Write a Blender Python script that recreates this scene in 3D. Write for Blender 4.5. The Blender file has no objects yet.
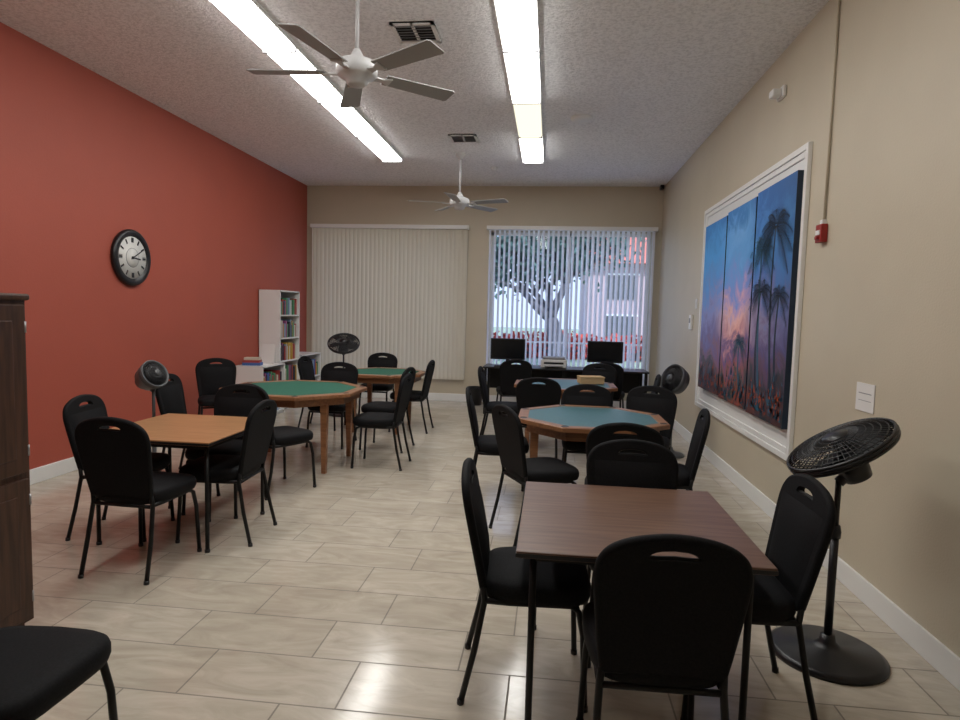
import bpy, bmesh, math, random
from mathutils import Vector, Matrix
random.seed(7)
S = bpy.context.scene
try:
    S.view_settings.view_transform = 'Standard'
    S.view_settings.look = 'None'
except Exception:
    pass

# ------------------------------------------------------------------ materials
MATS = {}
def mat(name, col, rough=0.6, metal=0.0, noise=0.0, nscale=8.0, bump=0.0, bscale=60.0, spec=0.5, emis=None, estr=0.0):
    if name in MATS: return MATS[name]
    m = bpy.data.materials.new(name); m.use_nodes = True
    nt = m.node_tree; b = nt.nodes['Principled BSDF']
    b.inputs['Base Color'].default_value = (*col, 1)
    b.inputs['Roughness'].default_value = rough
    b.inputs['Metallic'].default_value = metal
    b.inputs['Specular IOR Level'].default_value = spec
    if emis:
        b.inputs['Emission Color'].default_value = (*emis, 1)
        b.inputs['Emission Strength'].default_value = estr
    tc = nt.nodes.new('ShaderNodeTexCoord')
    if noise > 0:
        n = nt.nodes.new('ShaderNodeTexNoise'); n.inputs['Scale'].default_value = nscale; n.inputs['Detail'].default_value = 5
        r = nt.nodes.new('ShaderNodeValToRGB')
        r.color_ramp.elements[0].position = .3; r.color_ramp.elements[1].position = .7
        r.color_ramp.elements[0].color = (*[c*(1-noise) for c in col], 1)
        r.color_ramp.elements[1].color = (*[min(1, c*(1+noise)) for c in col], 1)
        nt.links.new(tc.outputs['Object'], n.inputs['Vector'])
        nt.links.new(n.outputs['Fac'], r.inputs['Fac']); nt.links.new(r.outputs['Color'], b.inputs['Base Color'])
    if bump > 0:
        n2 = nt.nodes.new('ShaderNodeTexNoise'); n2.inputs['Scale'].default_value = bscale; n2.inputs['Detail'].default_value = 3
        bp = nt.nodes.new('ShaderNodeBump'); bp.inputs['Strength'].default_value = bump; bp.inputs['Distance'].default_value = .01
        nt.links.new(tc.outputs['Object'], n2.inputs['Vector'])
        nt.links.new(n2.outputs['Fac'], bp.inputs['Height']); nt.links.new(bp.outputs['Normal'], b.inputs['Normal'])
    MATS[name] = m
    return m

def wood(name, c1, c2, rough=0.35, axis='X', scale=3.0):
    m = bpy.data.materials.new(name); m.use_nodes = True; MATS[name] = m
    nt = m.node_tree; b = nt.nodes['Principled BSDF']; b.inputs['Roughness'].default_value = rough
    tc = nt.nodes.new('ShaderNodeTexCoord'); mp = nt.nodes.new('ShaderNodeMapping')
    sc = {'X': (1, 14, 14), 'Y': (14, 1, 14), 'Z': (14, 14, 1)}[axis]
    mp.inputs['Scale'].default_value = sc
    n = nt.nodes.new('ShaderNodeTexNoise'); n.inputs['Scale'].default_value = scale; n.inputs['Detail'].default_value = 8
    n.inputs['Distortion'].default_value = .8
    r = nt.nodes.new('ShaderNodeValToRGB')
    r.color_ramp.elements[0].position = .35; r.color_ramp.elements[1].position = .65
    r.color_ramp.elements[0].color = (*c1, 1); r.color_ramp.elements[1].color = (*c2, 1)
    L = nt.links.new
    L(tc.outputs['Object'], mp.inputs['Vector']); L(mp.outputs['Vector'], n.inputs['Vector'])
    L(n.outputs['Fac'], r.inputs['Fac']); L(r.outputs['Color'], b.inputs['Base Color'])
    return m

M_red = mat('paint_terracotta', (.40, .085, .053), .6, noise=.03, nscale=2, bump=.15, bscale=90)
M_beige = mat('paint_beige', (.57, .505, .385), .45, noise=.03, nscale=2, bump=.15, bscale=90)
M_white = mat('white_trim', (.82, .82, .80), .35)
M_whitefan = mat('fan_white', (.60, .60, .60), .4)
M_blade = mat('fan_blade_grey', (.32, .32, .31), .5)
M_fabric = mat('black_fabric', (.0055, .0055, .0065), .75, noise=.5, nscale=140, spec=.18)
M_blackmetal = mat('black_metal', (.006, .006, .006), .45, spec=.3)
M_blackpl = mat('black_plastic', (.008, .008, .010), .35)
M_greypl = mat('grey_plastic', (.25, .25, .26), .4)
M_dkgrey = mat('charcoal_plastic', (.085, .09, .095), .4)
M_steel = mat('steel', (.35, .35, .36), .35, .8)
M_felt = mat('green_felt', (.016, .115, .075), .9, noise=.1, nscale=60)
M_teal = mat('teal_felt', (.05, .135, .155), .4, noise=.1, nscale=60)
M_oak = wood('oak_laminate', (.34, .17, .074), (.44, .24, .115), .3)
M_walnut = wood('walnut_laminate', (.115, .060, .039), (.18, .103, .069), .34)
M_pokerwood = wood('poker_wood', (.21, .090, .040), (.30, .138, .062), .35)
M_cab = wood('cabinet_wood', (.040, .016, .008), (.08, .034, .017), .5, 'Z')
M_redpl = mat('alarm_red', (.30, .015, .012), .4)
M_paper = mat('paper', (.75, .74, .72), .8)
M_card = mat('cardboard', (.50, .34, .17), .8)
M_gap = mat('dark_gap', (.02, .02, .02), .8)

def ceiling_mat():
    m = bpy.data.materials.new('popcorn_ceiling'); m.use_nodes = True
    nt = m.node_tree; b = nt.nodes['Principled BSDF']; b.inputs['Roughness'].default_value = .95
    b.inputs['Specular IOR Level'].default_value = .1
    tc = nt.nodes.new('ShaderNodeTexCoord')
    n = nt.nodes.new('ShaderNodeTexNoise'); n.inputs['Scale'].default_value = 38; n.inputs['Detail'].default_value = 4; n.inputs['Roughness'].default_value = .65
    r = nt.nodes.new('ShaderNodeValToRGB'); r.color_ramp.elements[0].position = .36; r.color_ramp.elements[1].position = .56
    r.color_ramp.elements[0].color = (.76, .76, .77, 1); r.color_ramp.elements[1].color = (.95, .95, .96, 1)
    bp = nt.nodes.new('ShaderNodeBump'); bp.inputs['Strength'].default_value = .6; bp.inputs['Distance'].default_value = .018
    L = nt.links.new
    L(tc.outputs['Object'], n.inputs['Vector']); L(n.outputs['Fac'], r.inputs['Fac']); L(r.outputs['Color'], b.inputs['Base Color'])
    L(n.outputs['Fac'], bp.inputs['Height']); L(bp.outputs['Normal'], b.inputs['Normal'])
    return m
M_ceil = ceiling_mat()

def floor_mat():
    m = bpy.data.materials.new('floor_tiles'); m.use_nodes = True
    nt = m.node_tree; b = nt.nodes['Principled BSDF']
    L = nt.links.new; N = nt.nodes.new
    tc = N('ShaderNodeTexCoord')
    mp = N('ShaderNodeMapping'); mp.inputs['Location'].default_value = (.12, .1, 0)
    br = N('ShaderNodeTexBrick'); br.offset = .34; br.inputs['Scale'].default_value = 1
    br.inputs['Brick Width'].default_value = .66; br.inputs['Row Height'].default_value = .33
    br.inputs['Mortar Size'].default_value = .004; br.inputs['Mortar Smooth'].default_value = .1
    br.inputs['Color1'].default_value = (.63, .57, .475, 1); br.inputs['Color2'].default_value = (.55, .495, .405, 1)
    br.inputs['Mortar'].default_value = (.25, .22, .18, 1); br.inputs['Bias'].default_value = 0
    mp2 = N('ShaderNodeMapping'); mp2.inputs['Scale'].default_value = (1.2, 3.4, 1); mp2.inputs['Rotation'].default_value = (0, 0, .35)
    n = N('ShaderNodeTexNoise'); n.inputs['Scale'].default_value = 2.2; n.inputs['Detail'].default_value = 8; n.inputs['Distortion'].default_value = 1.6; n.inputs['Roughness'].default_value = .6
    r = N('ShaderNodeValToRGB'); r.color_ramp.elements[0].position = .32; r.color_ramp.elements[1].position = .68
    r.color_ramp.elements[0].color = (.76, .74, .72, 1); r.color_ramp.elements[1].color = (1, 1, 1, 1)
    mx = N('ShaderNodeMix'); mx.data_type = 'RGBA'; mx.blend_type = 'MULTIPLY'; mx.inputs[0].default_value = 1
    L(tc.outputs['Object'], mp.inputs['Vector']); L(mp.outputs['Vector'], br.inputs['Vector'])
    L(tc.outputs['Object'], mp2.inputs['Vector']); L(mp2.outputs['Vector'], n.inputs['Vector']); L(n.outputs['Fac'], r.inputs['Fac'])
    L(br.outputs['Color'], mx.inputs[6]); L(r.outputs['Color'], mx.inputs[7]); L(mx.outputs[2], b.inputs['Base Color'])
    rr = N('ShaderNodeMapRange'); rr.inputs['To Min'].default_value = .15; rr.inputs['To Max'].default_value = .7
    L(br.outputs['Fac'], rr.inputs['Value']); L(rr.outputs['Result'], b.inputs['Roughness'])
    b.inputs['Specular IOR Level'].default_value = .65
    inv = N('ShaderNodeMath'); inv.operation = 'SUBTRACT'; inv.inputs[0].default_value = 1; L(br.outputs['Fac'], inv.inputs[1])
    bp = N('ShaderNodeBump'); bp.inputs['Strength'].default_value = .3; bp.inputs['Distance'].default_value = .003
    L(inv.outputs[0], bp.inputs['Height']); L(bp.outputs['Normal'], b.inputs['Normal'])
    return m
M_floor = floor_mat()

def slat_mat(name, col, trans):
    m = bpy.data.materials.new(name); m.use_nodes = True
    nt = m.node_tree; nt.nodes.clear(); N = nt.nodes.new; L = nt.links.new
    o = N('ShaderNodeOutputMaterial'); d = N('ShaderNodeBsdfDiffuse'); t = N('ShaderNodeBsdfTranslucent'); mx = N('ShaderNodeMixShader')
    d.inputs['Color'].default_value = (*col, 1); t.inputs['Color'].default_value = (*col, 1); mx.inputs[0].default_value = trans
    L(d.outputs[0], mx.inputs[1]); L(t.outputs[0], mx.inputs[2]); L(mx.outputs[0], o.inputs[0])
    return m
M_slat = slat_mat('vinyl_slat', (.70, .645, .53), .08)
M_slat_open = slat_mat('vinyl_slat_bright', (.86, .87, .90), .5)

def glass_mat():
    m = bpy.data.materials.new('window_glass'); m.use_nodes = True
    nt = m.node_tree; nt.nodes.clear(); N = nt.nodes.new; L = nt.links.new
    o = N('ShaderNodeOutputMaterial'); g = N('ShaderNodeBsdfGlossy'); t = N('ShaderNodeBsdfTransparent'); mx = N('ShaderNodeMixShader'); f = N('ShaderNodeFresnel')
    g.inputs['Roughness'].default_value = .02; t.inputs['Color'].default_value = (.88, .92, .97, 1); f.inputs['IOR'].default_value = 1.4
    L(f.outputs[0], mx.inputs[0]); L(t.outputs[0], mx.inputs[1]); L(g.outputs[0], mx.inputs[2]); L(mx.outputs[0], o.inputs[0])
    return m
M_glass = glass_mat()

def emit_mat(name, col, s):
    m = bpy.data.materials.new(name); m.use_nodes = True
    nt = m.node_tree; nt.nodes.clear(); N = nt.nodes.new
    o = N('ShaderNodeOutputMaterial'); e = N('ShaderNodeEmission'); e.inputs['Color'].default_value = (*col, 1); e.inputs['Strength'].default_value = s
    nt.links.new(e.outputs[0], o.inputs[0]); return m
M_tube = emit_mat('light_lens_cool', (1.0, .985, .95), 15.5)
M_tube_w = emit_mat('light_lens_warm', (1.0, .94, .74), 1.25)

# ------------------------------------------------------------------ mesh builder
class MB:
    def __init__(s): s.v = []; s.f = []; s.m = []; s.sm = []; s.mats = []
    def mi(s, m):
        if m not in s.mats: s.mats.append(m)
        return s.mats.index(m)
    def add(s, vs, fs, m, smooth=False, M=None):
        o = len(s.v); k = s.mi(m)
        for v in vs:
            v = Vector(v)
            if M is not None: v = M @ v
            s.v.append(v)
        for f in fs:
            s.f.append([i+o for i in f]); s.m.append(k); s.sm.append(smooth)
    def box(s, lo, hi, m, bev=0.0, M=None):
        bm = bmesh.new(); bmesh.ops.create_cube(bm, size=1)
        lo = Vector(lo); hi = Vector(hi); c = (lo+hi)/2; d = hi-lo
        for v in bm.verts: v.co = Vector((v.co.x*d.x+c.x, v.co.y*d.y+c.y, v.co.z*d.z+c.z))
        if bev > 0:
            bmesh.ops.bevel(bm, geom=bm.edges[:], offset=bev, segments=2, profile=.5, affect='EDGES')
        bm.verts.index_update()
        s.add([v.co.copy() for v in bm.verts], [[v.index for v in f.verts] for f in bm.faces], m, False, M); bm.free()
    def tube(s, pts, r, m, n=8, closed=False, M=None):
        P = [Vector(p) for p in pts]; K = len(P)
        R = r if isinstance(r, (list, tuple)) else [r]*K
        T = []
        for i in range(K):
            if closed: t = P[(i+1) % K]-P[i-1]
            else: t = P[min(i+1, K-1)]-P[max(i-1, 0)]
            T.append(t.normalized() if t.length > 1e-9 else Vector((0, 0, 1)))
        a = Vector((0, 0, 1)) if abs(T[0].z) < .9 else Vector((1, 0, 0))
        nrm = (a - T[0]*a.dot(T[0])).normalized()
        vs = []
        for i in range(K):
            nrm = (nrm - T[i]*nrm.dot(T[i])).normalized(); bi = T[i].cross(nrm)
            for j in range(n):
                an = 2*math.pi*j/n
                vs.append(P[i]+(nrm*math.cos(an)+bi*math.sin(an))*R[i])
        fs = []
        for i in range(K if closed else K-1):
            i2 = (i+1) % K
            for j in range(n):
                j2 = (j+1) % n
                fs.append([i*n+j, i*n+j2, i2*n+j2, i2*n+j])
        if not closed:
            fs.append(list(range(n))[::-1]); fs.append([(K-1)*n+j for j in range(n)])
        s.add(vs, fs, m, True, M)
    def lathe(s, prof, m, n=24, M=None, smooth=True, cap=True):
        vs = []; fs = []
        for (r, z) in prof:
            for j in range(n):
                a = 2*math.pi*j/n; vs.append((r*math.cos(a), r*math.sin(a), z))
        for i in range(len(prof)-1):
            for j in range(n):
                j2 = (j+1) % n; fs.append([i*n+j, i*n+j2, (i+1)*n+j2, (i+1)*n+j])
        if cap:
            fs.append(list(range(n))[::-1]); fs.append([(len(prof)-1)*n+j for j in range(n)])
        s.add(vs, fs, m, smooth, M)
    def prism(s, poly, z0, z1, m, M=None):
        n = len(poly)
        vs = [(x, y, z0) for x, y in poly]+[(x, y, z1) for x, y in poly]
        fs = [list(range(n))[::-1], list(range(n, 2*n))]+[[i, (i+1) % n, n+(i+1) % n, n+i] for i in range(n)]
        s.add(vs, fs, m, False, M)
    def mesh(s, name):
        me = bpy.data.meshes.new(name); me.from_pydata([tuple(v) for v in s.v], [], s.f)
        for m in s.mats: me.materials.append(m)
        me.polygons.foreach_set('material_index', s.m); me.polygons.foreach_set('use_smooth', s.sm); me.update()
        return me
    def obj(s, name, loc=(0, 0, 0), rz=0.0):
        return place(s.mesh(name), name, loc, rz)
def place(me, name, loc=(0, 0, 0), rz=0.0):
    o = bpy.data.objects.new(name, me); o.location = loc; o.rotation_euler = (0, 0, rz)
    S.collection.objects.link(o); return o
def recenter(o):
    me = o.data; xs = [v.co.x for v in me.vertices]; ys = [v.co.y for v in me.vertices]; zs = [v.co.z for v in me.vertices]
    c = Vector(((min(xs)+max(xs))/2, (min(ys)+max(ys))/2, min(zs)))
    me.transform(Matrix.Translation(-c)); o.location = o.location+c
    return o

# ------------------------------------------------------------------ room
XL, XR, YB, YF, H = -4.34, 1.80, 10.64, -2.5, 3.72
def simple(name, lo, hi, m, bev=0):
    b = MB(); b.box(lo, hi, m, bev); return b.obj(name)
simple('floor', (XL-.2, YF-.2, -.1), (XR+.2, YB+.2, 0), M_floor)
simple('ceiling', (XL-.2, YF-.2, H), (XR+.2, YB+.2, H+.15), M_ceil)
simple('wall_left', (XL-.2, YF, 0), (XL, YB, H), M_red)
simple('wall_right', (XR, YF, 0), (XR+.2, YB, H), M_beige)
simple('wall_front', (XL-.2, YF-.2, 0), (XR+.2, YF, H), M_beige)
W1 = (-4.12, -1.50, .43, 2.95); W2 = (-1.05, 1.64, .43, 2.95)
b = MB()
b.box((XL-.2, YB, 0), (XR+.2, YB+.2, W1[2]), M_beige)
b.box((XL-.2, YB, W1[3]), (XR+.2, YB+.2, H), M_beige)
b.box((XL-.2, YB, W1[2]), (W1[0], YB+.2, W1[3]), M_beige)
b.box((W1[1], YB, W1[2]), (W2[0], YB+.2, W1[3]), M_beige)
b.box((W2[1], YB, W1[2]), (XR+.2, YB+.2, W1[3]), M_beige)
b.obj('wall_back')
def baseboard(name, lo, hi):
    b = MB(); b.box(lo, hi, M_white, .004); b.obj(name)
baseboard('baseboard_left', (XL, YF, 0), (XL+.016, YB, .13))
baseboard('baseboard_right', (XR-.016, YF, 0), (XR, YB, .13))
baseboard('baseboard_back', (XL+.016, YB-.016, 0), (XR-.016, YB, .13))

for i, W in enumerate((W1, W2)):
    b = MB(); x0, x1, z0, z1 = W; y = YB+.10; t = .045
    b.box((x0, y, z0), (x0+t, y+.05, z1), M_white); b.box((x1-t, y, z0), (x1, y+.05, z1), M_white)
    b.box((x0, y, z0), (x1, y+.05, z0+t), M_white); b.box((x0, y, z1-t), (x1, y+.05, z1), M_white)
    xm = (x0+x1)/2; b.box((xm-.02, y, z0), (xm+.02, y+.05, z1), M_white)
    b.box((x0, YB-.008, z0-.03), (x1, y, z0+.001), M_white)
    b.add([(x0, y+.025, z0), (x1, y+.025, z0), (x1, y+.025, z1), (x0, y+.025, z1)], [[0, 1, 2, 3]], M_glass)
    b.obj('window_%d' % (i+1))

def blinds(x0, x1, z0, z1, ang, m, pitch, jit=.07, curve=.010):
    b = MB(); y = YB-.075
    b.box((x0-.03, y-.06, z1-.005), (x1+.03, y+.06, z1+.06), M_white, .004)   # valance
    n = int((x1-x0)/pitch)
    for k in range(n+1):
        x = x0+.03+k*(x1-x0-.06)/n; a = ang+random.uniform(-jit, jit); w = .0445
        vs = []; fs = []
        for q in range(5):
            s_ = -1+q*.5; d = (1-s_*s_)*curve
            px = x+math.cos(a)*w*s_ - math.sin(a)*d; py = y+math.sin(a)*w*s_ + math.cos(a)*d
            vs += [(px, py, z0), (px, py, z1)]
        for q in range(4): fs.append([2*q, 2*q+2, 2*q+3, 2*q+1])
        b.add(vs, fs, m, True)
    b.tube([(x0+.02, y-.075, z1), (x0+.02, y-.075, 1.3)], .004, M_white, 6)
    return b.obj('vertical_blinds')
blinds(-4.2, -1.46, .385, 2.98, math.radians(27), M_slat, .076, .09, -.012)
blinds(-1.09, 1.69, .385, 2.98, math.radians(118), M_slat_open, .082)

# ------------------------------------------------------------------ ceiling items
def strip_light(x, y0, n, warm=()):
    b = MB(); L = 1.22; w = .14
    b.box((x-w-.008, y0, H-.03), (x+w+.008, y0+n*L, H), M_white)
    for k in range(n):
        a = y0+k*L+.010; c = y0+(k+1)*L-.010; m = M_tube_w if k in warm else M_tube
        prof = [(-w, H-.03), (-w+.008, H-.045), (-w+.04, H-.060), (w-.04, H-.060), (w-.008, H-.045), (w, H-.03)]
        vs = [(x+p, a, z) for p, z in prof]+[(x+p, c, z) for p, z in prof]; N = len(prof)
        fs = [[i, i+1, N+i+1, N+i] for i in range(N-1)]+[list(range(N)), list(range(N, 2*N))[::-1]]
        b.add(vs, fs, m)
        for yy in (a-.006, c+.006):
            b.box((x-w-.003, yy-.007, H-.064), (x+w+.003, yy+.007, H-.028), M_greypl)
    b.obj('fluorescent_ceiling_light')
strip_light(-.31, 8.79-6*1.22, 6, warm=(4,))
strip_light(-2.30, 8.70-6*1.22, 6)

def vent(x, y, sx, sy):
    b = MB(); z = H
    b.box((x-sx/2, y-sy/2, z-.012), (x+sx/2, y+sy/2, z-.0005), M_gap)
    for (lo, hi) in (((-sx/2, -sy/2), (sx/2, -sy/2+.03)), ((-sx/2, sy/2-.03), (sx/2, sy/2)), ((-sx/2, -sy/2), (-sx/2+.03, sy/2)), ((sx/2-.03, -sy/2), (sx/2, sy/2)), ((-.012, -sy/2), (.012, sy/2))):
        b.box((x+lo[0], y+lo[1], z-.02), (x+hi[0], y+hi[1], z-.001), M_white)
    k = 6
    for i in range(k):
        yy = y-sy/2+.03+(i+.5)*(sy-.06)/k
        b.box((-sx/2+.03, -.013, -.002), (sx/2-.03, .013, .002), M_greypl, 0, Matrix.Translation((x, yy, z-.016)) @ Matrix.Rotation(.6, 4, 'X'))
    b.obj('air_vent')
vent(-1.11, 4.86, .34, .33); vent(-1.14, 7.74, .34, .32)
b = MB(); b.lathe([(.12, 0), (.12, -.02), (.09, -.04), (.03, -.045)], M_white, 24, Matrix.Translation((.27, 7.0, H))); b.obj('smoke_detector')
b = MB(); b.lathe([(.05, 0), (.05, -.02), (.03, -.045), (.005, -.05)], M_white, 20, Matrix.Translation((-.9, 9.3, H))); b.obj('sprinkler_head')

def ceiling_fan(x, y, hub, ang, L=.70, pitch=-10):
    b = MB(); T = Matrix.Translation((x, y, 0))
    b.lathe([(.075, H), (.07, H-.03), (.03, H-.075), (.014, H-.08)], M_whitefan, 24, T)
    b.tube([(x, y, H-.06), (x, y, hub+.12)], .013, M_whitefan, 12)
    b.lathe([(.02, hub+.16), (.035, hub+.13), (.05, hub+.10), (.12, hub+.075), (.135, hub+.05), (.135, hub+.0), (.115, hub-.02), (.075, hub-.035), (.07, hub-.06), (.05, hub-.075), (.01, hub-.08)], M_whitefan, 32, T)
    for k in range(5):
        R = Matrix.Translation((x, y, hub+.0)) @ Matrix.Rotation(ang+k*2*math.pi/5, 4, 'Z') @ Matrix.Rotation(math.radians(pitch), 4, 'X')
        b.prism([(.10, -.03), (.18, -.018), (.24, -.045), (.24, .045), (.18, .018), (.10, .03)], -.006, .004, M_whitefan, R)
        b.prism([(.20, -.060), (L-.015, -.075), (L, -.060), (L, .060), (L-.015, .075), (.20, .060)], .005, .012, M_blade, R)
    b.obj('ceiling_fan')
ceiling_fan(-1.32, 4.06, 3.10, math.radians(40), .715)
ceiling_fan(-1.29, 8.50, 3.04, math.radians(-20), .71)

# ------------------------------------------------------------------ right wall items
b = MB(); y0, y1, z0, z1 = 4.67, 7.62, .52, 2.82; x = XR
def rail(lo, hi): b.box(lo, hi, M_white, .004)
for d, w, th in ((0, .045, .032), (.0452, .045, .02)):
    rail((x-th, y0+d, z0+d), (x-.0005, y0+d+w, z1-d)); rail((x-th, y1-d-w, z0+d), (x-.0005, y1-d, z1-d))
    rail((x-th+.0004, y0+d+w, z0+d), (x-.0005, y1-d-w, z0+d+w)); rail((x-th+.0004, y0+d+w, z1-d-w), (x-.0005, y1-d-w, z1-d))
b.box((x-.006, y0+.09, z0+.09), (x-.0005, y1-.09, z1-.09), M_white)
b.obj('trim_1')

def painting_mat():
    m = bpy.data.materials.new('sunset_painting'); m.use_nodes = True
    nt = m.node_tree; bs = nt.nodes['Principled BSDF']; bs.inputs['Roughness'].default_value = .5
    N = nt.nodes.new; L = nt.links.new
    tc = N('ShaderNodeTexCoord'); sp = N('ShaderNodeSeparateXYZ'); L(tc.outputs['Object'], sp.inputs[0])
    n = N('ShaderNodeTexNoise'); n.inputs['Scale'].default_value = 2.6; n.inputs['Detail'].default_value = 8; n.inputs['Distortion'].default_value = 1.8; n.inputs['Roughness'].default_value = .65
    L(tc.outputs['Object'], n.inputs['Vector'])
    z = N('ShaderNodeMapRange'); z.inputs['From Min'].default_value = .74; z.inputs['From Max'].default_value = 2.64; L(sp.outputs['Z'], z.inputs['Value'])
    nn = N('ShaderNodeMath'); nn.operation = 'MULTIPLY_ADD'; nn.inputs[1].default_value = .6; nn.inputs[2].default_value = -.27; L(n.outputs['Fac'], nn.inputs[0])
    ad = N('ShaderNodeMath'); ad.operation = 'ADD'; L(z.outputs[0], ad.inputs[0]); L(nn.outputs[0], ad.inputs[1])
    y = N('ShaderNodeMapRange'); y.inputs['From Min'].default_value = 4.74; y.inputs['From Max'].default_value = 7.4; L(sp.outputs['Y'], y.inputs['Value'])
    r = N('ShaderNodeValToRGB'); els = r.color_ramp.elements
    els[0].position = 0; els[0].color = (.02, .05, .06, 1)
    els[1].position = 1; els[1].color = (.04, .24, .62, 1)
    for p, c in ((.08, (.36, .07, .03)), (.15, (.04, .08, .07)), (.22, (.40, .12, .10)), (.30, (.16, .09, .26)), (.38, (.75, .33, .30)), (.47, (.95, .56, .48)), (.55, (.62, .40, .66)), (.63, (.24, .34, .80)), (.75, (.12, .40, .84)), (.88, (.18, .48, .92))):
        e = els.new(p); e.color = (*c, 1)
    L(ad.outputs[0], r.inputs['Fac'])
    rb = N('ShaderNodeValToRGB'); els = rb.color_ramp.elements
    els[0].position = 0; els[0].color = (.02, .05, .06, 1)
    els[1].position = 1; els[1].color = (.04, .26, .66, 1)
    for p, c in ((.10, (.26, .06, .05)), (.18, (.04, .07, .10)), (.26, (.34, .14, .22)), (.36, (.16, .14, .40)), (.48, (.26, .26, .62)), (.6, (.12, .32, .70)), (.8, (.07, .40, .84))):
        e = els.new(p); e.color = (*c, 1)
    L(ad.outputs[0], rb.inputs['Fac'])
    k = N('ShaderNodeValToRGB'); ke = k.color_ramp.elements; ke[0].position = 0; ke[0].color = (.15, .15, .15, 1); ke[1].position = 1; ke[1].color = (.1, .1, .1, 1)
    for p, v in ((.3, .55), (.48, 1.0), (.62, .8), (.78, .15)):
        e = ke.new(p); e.color = (v, v, v, 1)
    L(y.outputs[0], k.inputs['Fac'])
    m1 = N('ShaderNodeMix'); m1.data_type = 'RGBA'; L(k.outputs['Color'], m1.inputs[0]); L(rb.outputs['Color'], m1.inputs[6]); L(r.outputs['Color'], m1.inputs[7])
    r2 = N('ShaderNodeValToRGB'); e2 = r2.color_ramp.elements
    e2[0].position = 0; e2[0].color = (.32, .42, .52, 1); e2[1].position = 1; e2[1].color = (.7, .9, 1, 1)
    for p, c in ((.30, (.48, .58, .75)), (.42, (1, .95, .95)), (.62, (.95, .95, 1)), (.75, (.75, .9, 1.0))):
        e = e2.new(p); e.color = (*c, 1)
    L(y.outputs[0], r2.inputs['Fac'])
    mx = N('ShaderNodeMix'); mx.data_type = 'RGBA'; mx.blend_type = 'MULTIPLY'; mx.inputs[0].default_value = 1
    L(m1.outputs[2], mx.inputs[6]); L(r2.outputs['Color'], mx.inputs[7]); L(mx.outputs[2], bs.inputs['Base Color'])
    return m
M_paint = painting_mat()
M_palm = mat('painted_palm', (.006, .018, .04), .5)
M_palm2 = mat('painted_palm_teal', (.02, .10, .17), .5)
M_leafred = mat('painted_flowers', (.40, .07, .02), .5, noise=.5, nscale=20)
b = MB(); PAN = [(4.75, 5.61), (5.64, 6.50), (6.53, 7.38)]; zz = [(.75, 2.64), (.76, 2.62), (.77, 2.60)]
for (a, c), (z0, z1) in zip(PAN, zz):
    b.box((XR-.06, a, z0), (XR-.008, c, z1), M_paint)
    b.box((XR-.0605, a-.0005, z0), (XR-.010, a+.004, z1), M_palm)
def inpan(y, z): return any(a+.008 < y < c-.008 for a, c in PAN) and .77 < z < 2.59
XP = XR-.0612
def tri(p, m, dx=0):
    if all(inpan(*q) for q in p): b.add([(XP-dx, q[0], q[1]) for q in p], [[0, 1, 2]], m)
def palm(yb, zb, yt, zt, R, nf, m=M_palm, lean=.08):
    K = 24
    f = lambda t: (yb+(yt-yb)*t+lean*math.sin(t*3), zb+(zt-zb)*t)
    for i in range(K):
        (ya, za), (yc, zc) = f(i/K), f((i+1)/K); w = .020*(1.3-i/K*.7)
        tri([(ya-w, za), (ya+w, za), (yc+w, zc)], m); tri([(ya-w, za), (yc+w, zc), (yc-w, zc)], m)
    yt, zt = f(1)
    for k in range(nf):
        an = -0.6+k*(math.pi+1.2)/(nf-1)+random.uniform(-.1, .1); pts = []; NP = 26
        for i in range(NP):
            t = i/(NP-1); pts.append((yt+R*t*math.cos(an), zt+R*t*math.sin(an)*.8-R*.5*t*t))
        for i in range(1, NP-1):
            (ya, za), (yc, zc) = pts[i], pts[i+1]
            ln = R*.34*math.sin(math.pi*(i/NP)**.7)
            dx = yc-ya; dz = zc-za; q = math.hypot(dx, dz)+1e-6
            nx, nz = -dz/q*.007, dx/q*.007
            tri([(ya-nx, za-nz), (yc+nx, zc+nz), (ya+nx, za+nz)], m)
            for sgn in (-1, 1):
                ty = ya+dx/q*ln*.5-sgn*dz/q*ln*.7; tz = za+dz/q*ln*.5+sgn*dx/q*ln*.7-ln*.35
                mx_ = (ya*.55+yc*.45, za*.55+zc*.45)
                tri([(ya, za), mx_, (ty, tz)], m)
palm(5.30, .8, 5.42, 2.15, .34, 10, M_palm2, .05)
palm(5.0, .8, 5.12, 2.30, .40, 11); palm(5.35, .8, 5.38, 1.80, .30, 10); palm(4.88, .8, 4.96, 1.75, .24, 9); palm(5.75, .8, 5.88, 1.35, .22, 9, M_palm2)
for k in range(420):
    y = random.uniform(4.76, 7.36); z = .79+abs(random.gauss(0, .12)); w = random.uniform(.008, .026); h_ = random.uniform(.03, .09)
    tri([(y-w, z), (y+w, z), (y+random.uniform(-w, w)*2, z+h_)], random.choice([M_palm, M_palm2, M_palm2, M_leafred]), .0004)
b.obj('triptych_painting')

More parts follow.
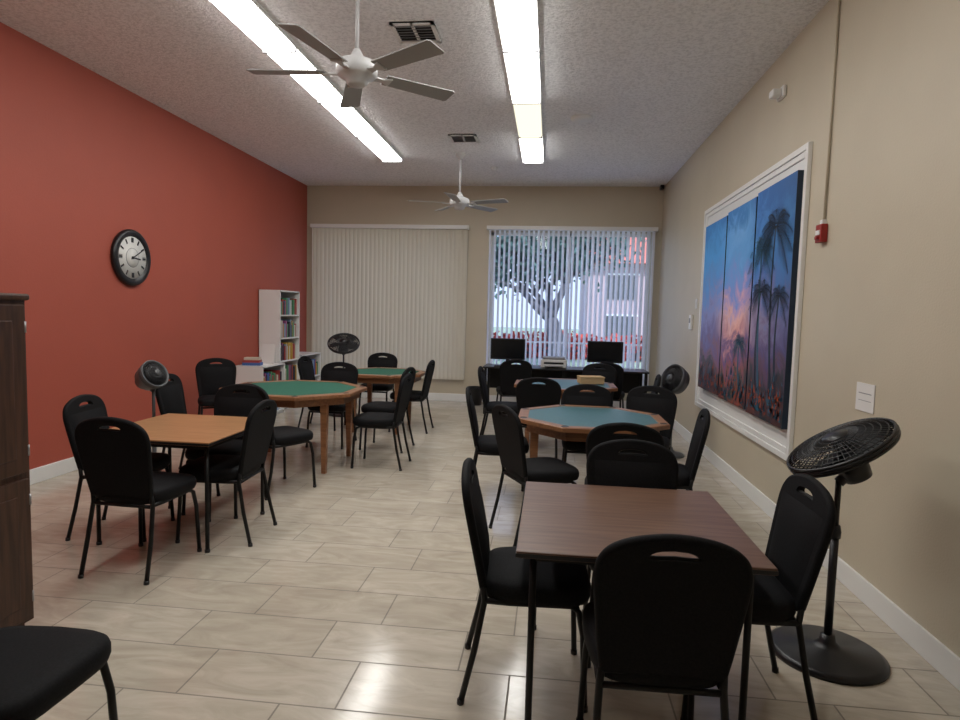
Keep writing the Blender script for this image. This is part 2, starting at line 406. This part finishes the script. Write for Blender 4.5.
b = MB(); y = 4.38; z = 2.14
b.box((XR-.045, y-.045, z-.06), (XR-.0005, y+.045, z+.06), M_redpl, .006)
b.box((XR-.05, y-.03, z-.01), (XR-.044, y+.03, z+.02), M_white)
b.box((XR-.06, y-.02, z-.04), (XR-.044, y+.02, z-.02), M_redpl, .003)
b.tube([(XR-.011, y, z+.05), (XR-.011, y, H-.001)], .009, M_beige, 8)
b.box((XR-.03, y-.02, z+.055), (XR-.0005, y+.02, z+.09), M_white, .003)
b.obj('fire_alarm_pull_station')
b = MB(); b.box((XR-.03, 5.25, 3.33), (XR-.0005, 5.39, 3.42), M_white, .008); b.box((XR-.10, 5.27, 3.34), (XR-.028, 5.37, 3.40), M_white, .012); b.obj('emergency_light')
b = MB(); b.box((XR-.006, 3.60, 1.05), (XR-.0005, 3.80, 1.21), M_paper); b.box((XR-.0075, 3.63, 1.15), (XR-.0055, 3.77, 1.155), M_greypl); b.box((XR-.0075, 3.63, 1.11), (XR-.0055, 3.77, 1.113), M_greypl); b.obj('wall_notice')
b = MB(); b.box((XR-.03, 8.05, 1.42), (XR-.0005, 8.17, 1.60), M_white, .006); b.box((XR-.034, 8.08, 1.50), (XR-.029, 8.14, 1.56), M_greypl); b.obj('thermostat')
b = MB(); b.box((XR-.01, 7.86, 1.68), (XR-.0005, 7.94, 1.80), M_white, .002); b.box((XR-.014, 7.885, 1.72), (XR-.009, 7.915, 1.76), M_white); b.obj('light_switch')
b = MB(); b.box((XR-.08, YB-.16, H-.07), (XR-.02, YB-.04, H-.001), M_blackpl, .008); b.lathe([(.025, 0), (.025, .03), (.015, .035)], M_blackpl, 14, Matrix.Translation((XR-.05, YB-.16, H-.04)) @ Matrix.Rotation(math.pi/2, 4, 'X')); b.obj('security_camera')

# ------------------------------------------------------------------ clock on left wall
M_face = mat('clock_face', (.75, .75, .72), .5)
b = MB(); C = Matrix.Translation((XL, 5.97, 2.03)) @ Matrix.Rotation(math.pi/2, 4, 'Y')
b.lathe([(.285, .001), (.29, .02), (.285, .04), (.265, .05), (.225, .045), (.215, .03)], M_blackpl, 48, C)
b.lathe([(.216, .028), (.216, .032)], M_face, 48, C)
b.lathe([(.10, .0325), (.10, .0335)], M_greypl, 32, C); b.lathe([(.094, .0330), (.094, .0340)], M_face, 32, C)
for k in range(12):
    R = C @ Matrix.Rotation(k*math.pi/6, 4, 'Z')
    b.box((-.205, -.009, .033), (-.155, .009, .035), M_blackpl, 0, R)
    if k % 3 == 0: b.box((-.205, .013, .033), (-.155, .018, .035), M_blackpl, 0, R); b.box((-.205, -.018, .033), (-.155, -.013, .035), M_blackpl, 0, R)
b.box((-.12, -.007, .036), (.02, .007, .039), M_blackpl, 0, C @ Matrix.Rotation(math.radians(-95), 4, 'Z'))
b.box((-.18, -.005, .039), (.03, .005, .042), M_blackpl, 0, C @ Matrix.Rotation(math.radians(-60), 4, 'Z'))
b.lathe([(.015, .03), (.015, .045)], M_blackpl, 16, C)
b.obj('wall_clock')

# ------------------------------------------------------------------ banquet chair
def chair_mesh():
    b = MB()
    def sh(x, z, dy=0): return (x, -.205-(z-.45)*.2+dy, z)
    half = [(.178, .47), (.19, .56), (.203, .68), (.212, .77), (.212, .815), (.198, .855), (.165, .885), (.10, .908), (0, .920)]
    def smooth(P, it=2):
        for _ in range(it):
            Q = [P[0]]
            for a, c in zip(P[:-1], P[1:]):
                Q += [(a[0]*.75+c[0]*.25, a[1]*.75+c[1]*.25), (a[0]*.25+c[0]*.75, a[1]*.25+c[1]*.75)]
            Q.append(P[-1]); P = Q
        return P
    full = [(x, z) for x, z in half]+[(-x, z) for x, z in half[-2::-1]]
    out = smooth(full, 2)
    slot = []
    for k in range(20):
        a = 2*math.pi*k/20; cx = .075*math.copysign(abs(math.cos(a))**.6, math.cos(a)); cz = .016*math.copysign(abs(math.sin(a))**.8, math.sin(a))
        slot.append((cx, .873+cz-cx*cx*1.8))
    bm = bmesh.new(); ed = []
    for loop in (out, slot):
        vv = [bm.verts.new((x, 0, z)) for x, z in loop]
        ed += [bm.edges.new((vv[i], vv[(i+1) % len(vv)])) for i in range(len(vv))]
    bmesh.ops.triangle_fill(bm, edges=ed, use_beauty=True)
    bm.verts.index_update()
    tv = [(v.co.x, v.co.z) for v in bm.verts]; tf = [[v.index for v in f.verts] for f in bm.faces]; bm.free()
    n = len(tv)
    vs = [sh(x, z, .018) for x, z in tv]+[sh(x, z, -.014) for x, z in tv]
    fs = tf+[[i+n for i in f][::-1] for f in tf]
    b.add(vs, fs, M_fabric)
    for loop, r in ((out, .0165), (slot, .008)):
        pts = [sh(x, z, .002) for x, z in loop]
        b.tube(pts, r, M_fabric if r > .01 else M_blackmetal, 8, closed=True)
        k = len(loop)
        b.add([sh(x, z, .018) for x, z in loop]+[sh(x, z, -.014) for x, z in loop], [[i, (i+1) % k, k+(i+1) % k, k+i] for i in range(k)], M_fabric)
    rows = 9; cols = 9; vs = []
    for i in range(rows):
        t = i/(rows-1); z = .50+t*.325; hw = (.155+.035*t)
        for j in range(cols):
            s_ = -1+2*j/(cols-1); e = (1-abs(s_)**4)*(1-abs(2*t-1)**4)
            vs.append(sh(hw*s_, z, .0185+.018*e))
    b.add(vs, [[i*cols+j, i*cols+j+1, (i+1)*cols+j+1, (i+1)*cols+j] for i in range(rows-1) for j in range(cols-1)], M_fabric, True)
    N = 40; prof = [(.90, .418), (.97, .424), (1.0, .445), (1.0, .468), (.975, .486), (.92, .497), (.75, .504), (.4, .508)]
    vs = []; fs = []
    for sc, z in prof:
        for k in range(N):
            a = 2*math.pi*k/N; ca, sa = math.cos(a), math.sin(a)
            x = .222*sc*math.copysign(abs(ca)**.42, ca); y = .005+.222*sc*math.copysign(abs(sa)**.42, sa)
            if y < 0: x *= 1-.10*(-y/.22)
            vs.append((x, y, z))
    for i in range(len(prof)-1):
        for k in range(N):
            fs.append([i*N+k, i*N+(k+1) % N, (i+1)*N+(k+1) % N, (i+1)*N+k])
    fs.append(list(range(N))[::-1]); fs.append([(len(prof)-1)*N+k for k in range(N)])
    b.add(vs, fs, M_fabric, True)
    for s_ in (-1, 1):
        b.tube([(s_*.205, -.285, .004), (s_*.198, -.235, .22), (s_*.187, -.200, .42), (s_*.181, -.212, .50)], .0125, M_blackmetal, 8)
        b.tube([(s_*.205, .205, .004), (s_*.195, .190, .30), (s_*.188, .170, .395), (s_*.185, .14, .414), (s_*.185, -.10, .414), (s_*.187, -.20, .42)], .0125, M_blackmetal, 8)
        b.tube([(s_*.205, -.285, 0), (s_*.205, -.283, .02)], .015, M_blackpl, 8); b.tube([(s_*.205, .205, 0), (s_*.205, .204, .02)], .015, M_blackpl, 8)
    b.tube([(-.187, -.2, .410), (.187, -.2, .410)], .011, M_blackmetal, 8); b.tube([(-.188, .165, .40), (.188, .165, .40)], .011, M_blackmetal, 8)
    return b.mesh('banquet_chair')
CH = chair_mesh()
E, Wd, Nn, Sd = -math.pi/2, math.pi/2, 0.0, math.pi   # facing +x, -x, +y, -y
chairs = [
 (-.03, 2.54, E+.06), (.375, 2.07, Nn+.02), (.765, 2.54, Wd+.02), (.43, 2.86, Sd-.03), (.48, 3.95, Nn-.05),
 (-.03, 4.30, E+.50), (-.37, 5.10, E+.1), (.80, 4.40, Wd-.12), (.85, 5.45, Sd-.35), (.36, 5.36, Sd),
 (-.09, 6.42, Nn), (-.50, 7.16, E), (.92, 6.95, Wd-.1), (.62, 7.98, Sd-.2), (-.50, 8.75, Nn+.2), (.85, 8.75, Nn-.2),
 (-1.56, 1.565, E),
 (-2.37, 3.38, Nn-.04), (-2.83, 3.84, E+.15), (-2.18, 3.90, Wd+.05), (-2.45, 4.40, Sd),
 (-2.27, 5.00, Nn-.5), (-3.14, 5.22, E+.1), (-3.82, 6.75, Sd+.6), (-2.46, 6.76, Sd), (-1.68, 5.98, Wd), (-1.83, 6.75, Wd-.1),
 (-1.80, 7.85, Wd), (-2.45, 8.62, Sd), (-2.90, 7.75, E)]
for x, y, r in chairs: place(CH, 'banquet_chair', (x, y, 0), r)

# ------------------------------------------------------------------ tables
def card_table(x0, x1, y0, y1, m):
    b = MB(); cx, cy = (x0+x1)/2, (y0+y1)/2; hx, hy = (x1-x0)/2, (y1-y0)/2
    b.box((-hx, -hy, .695), (hx, hy, .72), m, .003)
    b.box((-hx-.002, -hy-.002, .698), (hx+.002, hy+.002, .712), M_blackpl)
    for s_ in (-1, 1):
        b.box((-hx+.06, s_*(hy-.08)-.01, .66), (hx-.06, s_*(hy-.08)+.01, .695), M_blackmetal)
        b.box((s_*(hx-.06)-.01, -hy+.08, .66), (s_*(hx-.06)+.01, hy-.08, .695), M_blackmetal)
        for t_ in (-1, 1):
            X, Y = s_*(hx-.06), t_*(hy-.08)
            b.tube([(X, Y, .69), (X, Y, .02)], .013, M_blackmetal, 10); b.tube([(X, Y, .02), (X, Y, 0)], .017, M_blackpl, 10)
    b.obj('card_table', (cx, cy, 0))
card_table(-.09, .79, 2.11, 3.03, M_walnut)
card_table(-2.90, -2.04, 3.49, 4.40, M_oak)

def octo(r, rot=math.pi/8):
    R = r/math.cos(math.pi/8); return [(R*math.cos(rot+k*math.pi/4), R*math.sin(rot+k*math.pi/4)) for k in range(8)]
def poker_table(x, y, ap, felt, legs, rim=.075):
    b = MB(); h = .76
    b.prism(octo(ap), h-.035, h-.006, M_pokerwood)
    o, i2 = octo(ap), octo(ap-rim)
    vs = [(px, py, h-.006) for px, py in o]+[(px, py, h) for px, py in octo(ap-.006)]+[(px, py, h) for px, py in i2]+[(px, py, h-.006) for px, py in octo(ap-rim-.004)]
    fs = [[r*8+k, r*8+(k+1) % 8, (r+1)*8+(k+1) % 8, (r+1)*8+k] for r in range(3) for k in range(8)]
    b.add(vs, fs, M_pokerwood)
    b.prism(octo(ap-rim-.003), h-.008, h-.003, felt)
    b.prism(octo(ap-.07), h-.11, h-.035, M_pokerwood)
    for k in range(8):
        a = k*math.pi/4+math.pi/8
        b.lathe([(.030, h), (.030, h+.0015), (.025, h+.0015), (.025, h+.0008)], M_blackpl, 16, Matrix.Translation(((ap-.00)*math.cos(a), (ap-.00)*math.sin(a), 0)))
    lx, ly = legs
    for s_ in (-1, 1):
        for t_ in (-1, 1):
            X, Y = s_*lx, t_*ly; vs = []
            for w, z in ((.020, 0), (.032, h-.10)):
                vs += [(X-w, Y-w, z), (X+w, Y-w, z), (X+w, Y+w, z), (X-w, Y+w, z)]
            b.add(vs, [[3, 2, 1, 0], [4, 5, 6, 7], [0, 1, 5, 4], [1, 2, 6, 5], [2, 3, 7, 6], [3, 0, 4, 7]], M_pokerwood)
    b.obj('octagonal_poker_table', (x, y, 0))
poker_table(.35, 4.92, .57, M_teal, (.44, .21))
poker_table(.20, 7.20, .58, M_teal, (.42, .2))
poker_table(-2.52, 5.90, .66, M_felt, (.44, .36), .09)
poker_table(-2.15, 7.85, .54, M_felt, (.28, .34), .09)
b = MB(); b.box((-.14, -.09, 0), (.14, .09, .07), M_card, .004); b.box((-.145, -.095, .07), (.145, .095, .085), M_card, .003); b.obj('storage_box', (.50, 7.3, .763), .2)

# ------------------------------------------------------------------ cabinet
b = MB(); x0, x1, y0, y1, zt = -2.93, -2.375, 1.50, 2.555, 1.555
b.box((x0, y0, .06), (x1, y1, zt), M_cab); b.box((x0+.02, y0+.02, 0), (x1-.03, y1-.02, .06), M_cab)
b.box((x0-.02, y0-.02, zt), (x1+.02, y1+.012, zt+.03), M_cab, .01)
ym = (y0+y1)/2
for a, c in ((y0+.02, ym-.004), (ym+.004, y1-.02)):
    for z0, z1 in ((.08, .74), (.77, zt-.02)):
        b.box((x1, a, z0), (x1+.018, c, z1), M_cab, .004)
        b.box((x1+.018, a+.07, z0+.07), (x1+.024, c-.07, z1-.07), M_cab, .004)
        yk = c-.03 if c < ym+.1 else a+.03
        b.lathe([(.008, 0), (.008, .012), (.014, .02), (.008, .026)], M_steel, 12, Matrix.Translation((x1+.018, yk, (z0+z1)/2)) @ Matrix.Rotation(math.pi/2, 4, 'Y'))
        ye = a if c < ym+.1 else c
        for zz_ in (z0+.1, z1-.1): b.tube([(x1+.016, ye, zz_-.025), (x1+.016, ye, zz_+.025)], .006, M_steel, 8)
recenter(b.obj('storage_cabinet'))

# ------------------------------------------------------------------ bookcases + books
BOOKC = [mat('book_%d' % i, c, .6) for i, c in enumerate([(.35, .05, .04), (.05, .12, .35), (.6, .55, .45), (.08, .25, .12), (.5, .3, .05), (.03, .03, .04), (.25, .35, .5), (.65, .65, .62), (.3, .08, .2)])]
def bookcase(y0, y1, depth, h, ns):
    b = MB(); x0 = XL+.018; x1 = x0+depth; t = .02
    b.box((x0, y0, 0), (x0+.008, y1, h), M_white)
    b.box((x0, y0, 0), (x1, y0+t, h), M_white); b.box((x0, y1-t, 0), (x1, y1, h), M_white)
    b.box((x0, y0, h-t), (x1, y1, h), M_white)
    zs = [.06+i*(h-.08)/ns for i in range(ns+1)]
    for z in zs[:-1]: b.box((x0, y0, z-t), (x1, y1, z), M_white)
    b.box((x0, y0, 0), (x1-.02, y1, .05), M_white)
    recenter(b.obj('bookcase'))
    b = MB()
    for i in range(ns):
        z = zs[i]+.001; y = y0+t+.01; top = zs[i+1]-t-.02
        while y < y1-t-.05:
            w = random.uniform(.018, .045); hh = random.uniform(.65, .97)*(top-z)*.92; d = random.uniform(.6, .85)*depth
            if random.random() > .1: b.box((x1-.02-d, y, z), (x1-.02-random.uniform(0, .02), y+w-.001, z+hh), random.choice(BOOKC))
            y += w
    recenter(b.obj('shelf_books'))
bookcase(8.78, 9.50, .33, 1.82, 5)
bookcase(8.04, 8.76, .42, .74, 2)
bookcase(9.52, 10.35, .36, .80, 2)
b = MB(); b.box((-.11, -.003, 0), (.11, .003, .28), M_paper, 0, Matrix.Rotation(-.2, 4, 'X')); b.box((-.11, .08, 0), (.11, .086, .27), M_paper, 0, Matrix.Rotation(.1, 4, 'X')); b.obj('tabletop_sign', (XL+.26, 8.52, .741))
b = MB(); b.box((-.12, -.08, 0), (.12, .08, .04), BOOKC[1]); b.box((-.11, -.08, .04), (.11, .07, .075), BOOKC[0]); b.box((-.1, -.07, .075), (.1, .07, .11), BOOKC[2]); b.obj('board_game_stack', (XL+.2, 8.22, .741), .2)

# ------------------------------------------------------------------ fans
def rot_to(nv):
    return Vector((0, 0, 1)).rotation_difference(Vector(nv).normalized()).to_matrix().to_4x4()
def floor_fan(x, y, hz, R, nv, base, m, grill, shell=False):
    b = MB()
    b.lathe([(base, 0), (base, .015), (base*.9, .03), (.06, .045), (.035, .07), (.03, .10)], m, 36)
    nvv = Vector(nv).normalized(); hub = Vector((0, 0, hz)); back = hub-nvv*.10
    b.tube([(0, 0, .05), (0, 0, hz*.6)], .018, m, 12); b.tube([(0, 0, hz*.6), (0, 0, back.z-.06)], .013, m, 12)
    b.lathe([(.024, hz*.6-.03), (.026, hz*.6), (.02, hz*.6+.03)], M_blackpl, 12)
    b.tube([(0, 0, back.z-.08), (back.x*.5, back.y*.5, back.z-.05), tuple(back)], .024, m, 10)
    T = Matrix.Translation(hub) @ rot_to(nv)
    b.lathe([(.03, -.17), (.06, -.16), (.068, -.12), (.07, -.06), (.06, -.045)], m, 24, T)
    def ring(r, z, w): b.tube([(r*math.cos(a*math.pi/20), r*math.sin(a*math.pi/20), z) for a in range(40)], w, grill, 5, True, T)
    if shell:
        b.lathe([(R*.55, -.13), (R*.9, -.10), (R+.004, -.03), (R+.012, .03), (R+.004, .034), (R-.006, .02), (R-.012, -.03), (R*.85, -.09), (R*.55, -.12)], m, 40, T, True, False)
        b.lathe([(R*.55, -.125), (.05, -.14)], M_blackpl, 30, T)
    ring(R, 0, .010); ring(R, .014, .008); ring(R, -.014, .008)
    wr = .0028
    for q in (.3, .42, .54, .66, .78, .9):
        ring(R*q, .045*(1-q*q)+.014, wr)
        if not shell: ring(R*q, -.06*(1-q*q)-.014, wr)
    for k in range(56):
        a = k*math.pi/28; c, s_ = math.cos(a), math.sin(a)
        for sg in ((.045,) if shell else (.045, -.06)):
            e = .014 if sg > 0 else -.014
            b.tube([(R*q*c, R*q*s_, sg*(1-q*q)+e) for q in (.22, .5, .75, 1.0)], wr, grill, 4, False, T)
    b.lathe([(.01, .066), (R*.24, .062), (R*.25, .052), (R*.24, .047)], m, 24, T)
    b.lathe([(.03, -.05), (.035, .02), (.02, .04)], M_blackpl, 16, T)
    for k in range(5):
        Rm = T @ Matrix.Rotation(k*2*math.pi/5, 4, 'Z') @ Matrix.Rotation(.25, 4, 'X')
        b.prism([(.025, -.03), (R*.5, -R*.36), (R*.88, -R*.33), (R*.93, 0), (R*.85, R*.28), (R*.4, R*.18), (.025, .03)], -.002, .002, M_blackpl, Rm)
    b.obj('pedestal_fan', (x, y, 0))
floor_fan(1.34, 2.94, .985, .235, (-.52, .02, .86), .25, M_blackpl, M_blackpl)
floor_fan(-3.26, 4.75, .97, .11, (.80, -.25, .45), .15, M_dkgrey, M_blackpl, True)
floor_fan(-3.00, 8.75, 1.06, .225, (.15, -.55, .82), .22, M_blackpl, M_blackpl)
floor_fan(1.40, 7.08, .87, .16, (-.75, -.45, .35), .16, M_dkgrey, M_blackpl, True)

# ------------------------------------------------------------------ computer desk
b = MB(); b.box((-1.0, 9.35, .715), (1.5, 9.95, .74), M_blackpl, .003)
for X in (-.98, .22, 1.44):
    b.box((X, 9.38, 0), (X+.04, 9.42, .715), M_blackmetal); b.box((X, 9.88, 0), (X+.04, 9.92, .715), M_blackmetal); b.box((X, 9.42, .03), (X+.04, 9.88, .06), M_blackmetal)
b.box((-.96, 9.90, .35), (1.46, 9.915, .70), M_blackmetal); recenter(b.obj('computer_desk'))
M_screen = mat('screen', (.006, .007, .009), .2)
def monitor(x, y, rz):
    b = MB(); b.box((-.27, -.015, .10), (.27, .02, .43), M_blackpl, .006); b.box((-.255, -.0165, .125), (.255, -.0145, .415), M_screen)
    b.box((-.03, .02, .02), (.03, .045, .3), M_blackpl, .004); b.lathe([(.12, 0), (.12, .01), (.03, .02)], M_blackpl, 24); b.obj('computer_monitor', (x, y, .741), rz)
monitor(-.64, 9.62, .05); monitor(.86, 9.62, -.05)
b = MB(); b.box((-.2, -.17, 0), (.2, .17, .13), M_whitefan, .015); b.box((-.17, -.15, .13), (.17, .15, .165), M_greypl, .01); b.box((-.14, -.26, .03), (.14, -.16, .04), M_greypl); b.box((-.15, -.172, .06), (.15, -.169, .09), M_blackpl); b.obj('printer', (.08, 9.65, .741))
for X in (-.62, .88):
    b = MB(); b.box((-.21, -.065, 0), (.21, .065, .018), M_blackpl, .004)
    for i in range(4):
        for j in range(13): b.box((-.2+j*.031, -.055+i*.028, .018), (-.173+j*.031, -.031+i*.028, .023), M_blackpl)
    b.obj('keyboard', (X, 9.43, .741))
b = MB(); b.lathe([(.11, 0), (.14, .30), (.145, .305), (.135, .305), (.108, .02)], M_blackpl, 24); b.obj('waste_bin', (-1.22, 10.3, 0))

# ------------------------------------------------------------------ outside
M_grass = mat('lawn', (.32, .40, .25), .9, noise=.3, nscale=2)
M_pave = mat('paving', (.6, .6, .58), .9, noise=.1, nscale=1)
M_bark = mat('bark', (.085, .085, .10), .9, noise=.3, nscale=8)
M_leaf = mat('leaves', (.085, .15, .13), .8, noise=.4, nscale=2)
M_hedge = mat('red_hedge', (.52, .08, .06), .9, noise=.5, nscale=6)
M_bld = mat('stucco_pink', (.52, .40, .42), .9); M_roof = mat('roof_tile', (.55, .18, .13), .9)
simple('ground_outside', (-40, YB+.2, -.25), (40, 80, -.15), M_grass)
simple('patio_outside', (-8, YB+.2, -.15), (8, 15.5, -.12), M_pave)
def tree(x, y, s, seed):
    random.seed(seed)
    b = MB(); tips = []
    def br(p, d, L, r, lev):
        pts = [p.copy()]; rs = [r]; q = p.copy(); dd = d.copy()
        for i in range(4):
            dd = (dd+Vector((random.uniform(-.2, .2), random.uniform(-.2, .2), random.uniform(-.05, .12)))).normalized()
            q = q+dd*L/4; pts.append(q.copy()); rs.append(r*(1-.10*(i+1)))
        b.tube(pts, rs, M_bark, 7)
        if lev >= 4: tips.append(q); return
        if lev >= 2: tips.append(q)
        n = 4 if lev == 0 else 3 if lev < 3 else 2
        a0 = random.uniform(0, 6.28)
        for k in range(n):
            a = a0+k*6.28/n+random.uniform(-.4, .4); sp = random.uniform(.6, 1.0)
            nd = (dd+Vector((math.cos(a), math.sin(a), random.uniform(-.2, .2)))*sp).normalized()
            br(q, nd, L*.78, rs[-1]*.74, lev+1)
    br(Vector((0, 0, -.16)), Vector((.05, 0, 1)), 1.35*s, .30*s, 0)
    vs = []; fs = []
    for t in tips:
        for k in range(40):
            c = t+Vector((random.gauss(0, .34), random.gauss(0, .34), random.gauss(0, .24)))*s
            u = Vector((random.uniform(-1, 1), random.uniform(-1, 1), random.uniform(-1, 1))).normalized()*.09*s
            w = u.cross(Vector((random.uniform(-1, 1), random.uniform(-1, 1), random.uniform(-1, 1)))).normalized()*.06*s
            o = len(vs); vs += [c-u, c+w, c+u, c-w]; fs.append([o, o+1, o+2, o+3])
    b.add(vs, fs, M_leaf); b.obj('shade_tree', (x, y, 0))
tree(.25, 19.5, 1.2, 3); tree(-6.5, 27, 1.3, 5)
b = MB()
vs = []; fs = []
for k in range(3500):
    c = Vector((random.uniform(-6, 9), random.gauss(24.5, .3), random.uniform(-.1, .75)+.15*math.sin(k)))
    u = Vector((random.uniform(-1, 1), random.uniform(-1, 1), random.uniform(-1, 1))).normalized()*.13; w = u.cross(Vector((random.uniform(-1, 1), .3, random.uniform(-1, 1)))).normalized()*.10
    o = len(vs); vs += [c-u, c+w, c+u, c-w]; fs.append([o, o+1, o+2, o+3])
b.add(vs, fs, M_hedge); b.box((-6, 24.4, -.16), (9, 24.6, .4), M_bark); b.obj('flowering_hedge')
b = MB(); b.box((2.0, 34, -.2), (16, 42, 4.4), M_bld)
b.prism([(33.4, 4.4), (42.6, 4.4), (38, 7.4)], 1.4, 16.6, M_roof, Matrix(((0, 0, 1, 0), (1, 0, 0, 0), (0, 1, 0, 0), (0, 0, 0, 1))))
for k in range(4):
    for zb in (.3, 2.5): b.box((3.0+k*3, 33.95, zb), (4.6+k*3, 34.0, zb+1.3), M_dkgrey); b.box((2.9+k*3, 33.93, zb+1.3), (4.7+k*3, 34.0, zb+1.4), M_white)
b.obj('neighbouring_building')
b = MB()
for k in range(60): b.box((-6+k*.2, 15.52, -.12), (-5.98+k*.2, 15.54, .85), M_greypl)
b.box((-6, 15.51, .85), (6, 15.55, .89), M_greypl); b.obj('patio_railing')

# ------------------------------------------------------------------ lights
w = bpy.data.worlds.new('sky'); S.world = w; w.use_nodes = True
nt = w.node_tree; bg = nt.nodes['Background']; bg.inputs['Strength'].default_value = 2.5
tc = nt.nodes.new('ShaderNodeTexCoord'); sp = nt.nodes.new('ShaderNodeSeparateXYZ'); r = nt.nodes.new('ShaderNodeValToRGB')
r.color_ramp.elements[0].position = 0; r.color_ramp.elements[0].color = (.40, .47, .60, 1)
r.color_ramp.elements[1].position = .6; r.color_ramp.elements[1].color = (.29, .41, .76, 1)
nt.links.new(tc.outputs['Generated'], sp.inputs[0]); nt.links.new(sp.outputs['Z'], r.inputs['Fac']); nt.links.new(r.outputs['Color'], bg.inputs['Color'])
sl = bpy.data.lights.new('sun', 'SUN'); sl.energy = 4.4; sl.angle = .01; so = bpy.data.objects.new('sun', sl)
so.rotation_euler = (math.radians(45), 0, math.radians(20)); so.location = (0, 0, 12); S.collection.objects.link(so)

# ------------------------------------------------------------------ camera
cd = bpy.data.cameras.new('camera'); co = bpy.data.objects.new('camera', cd); S.collection.objects.link(co)
cd.sensor_width = 36; cd.lens = 615/960*36; cd.clip_start = .05; cd.clip_end = 300
Mx = Matrix.Rotation(math.radians(6.38), 4, 'Z') @ Matrix.Rotation(math.radians(90-4.33), 4, 'X') @ Matrix.Rotation(math.radians(1.5), 4, 'Z')
co.matrix_world = Matrix.Translation((0, 0, 1.55)) @ Mx
S.camera = co
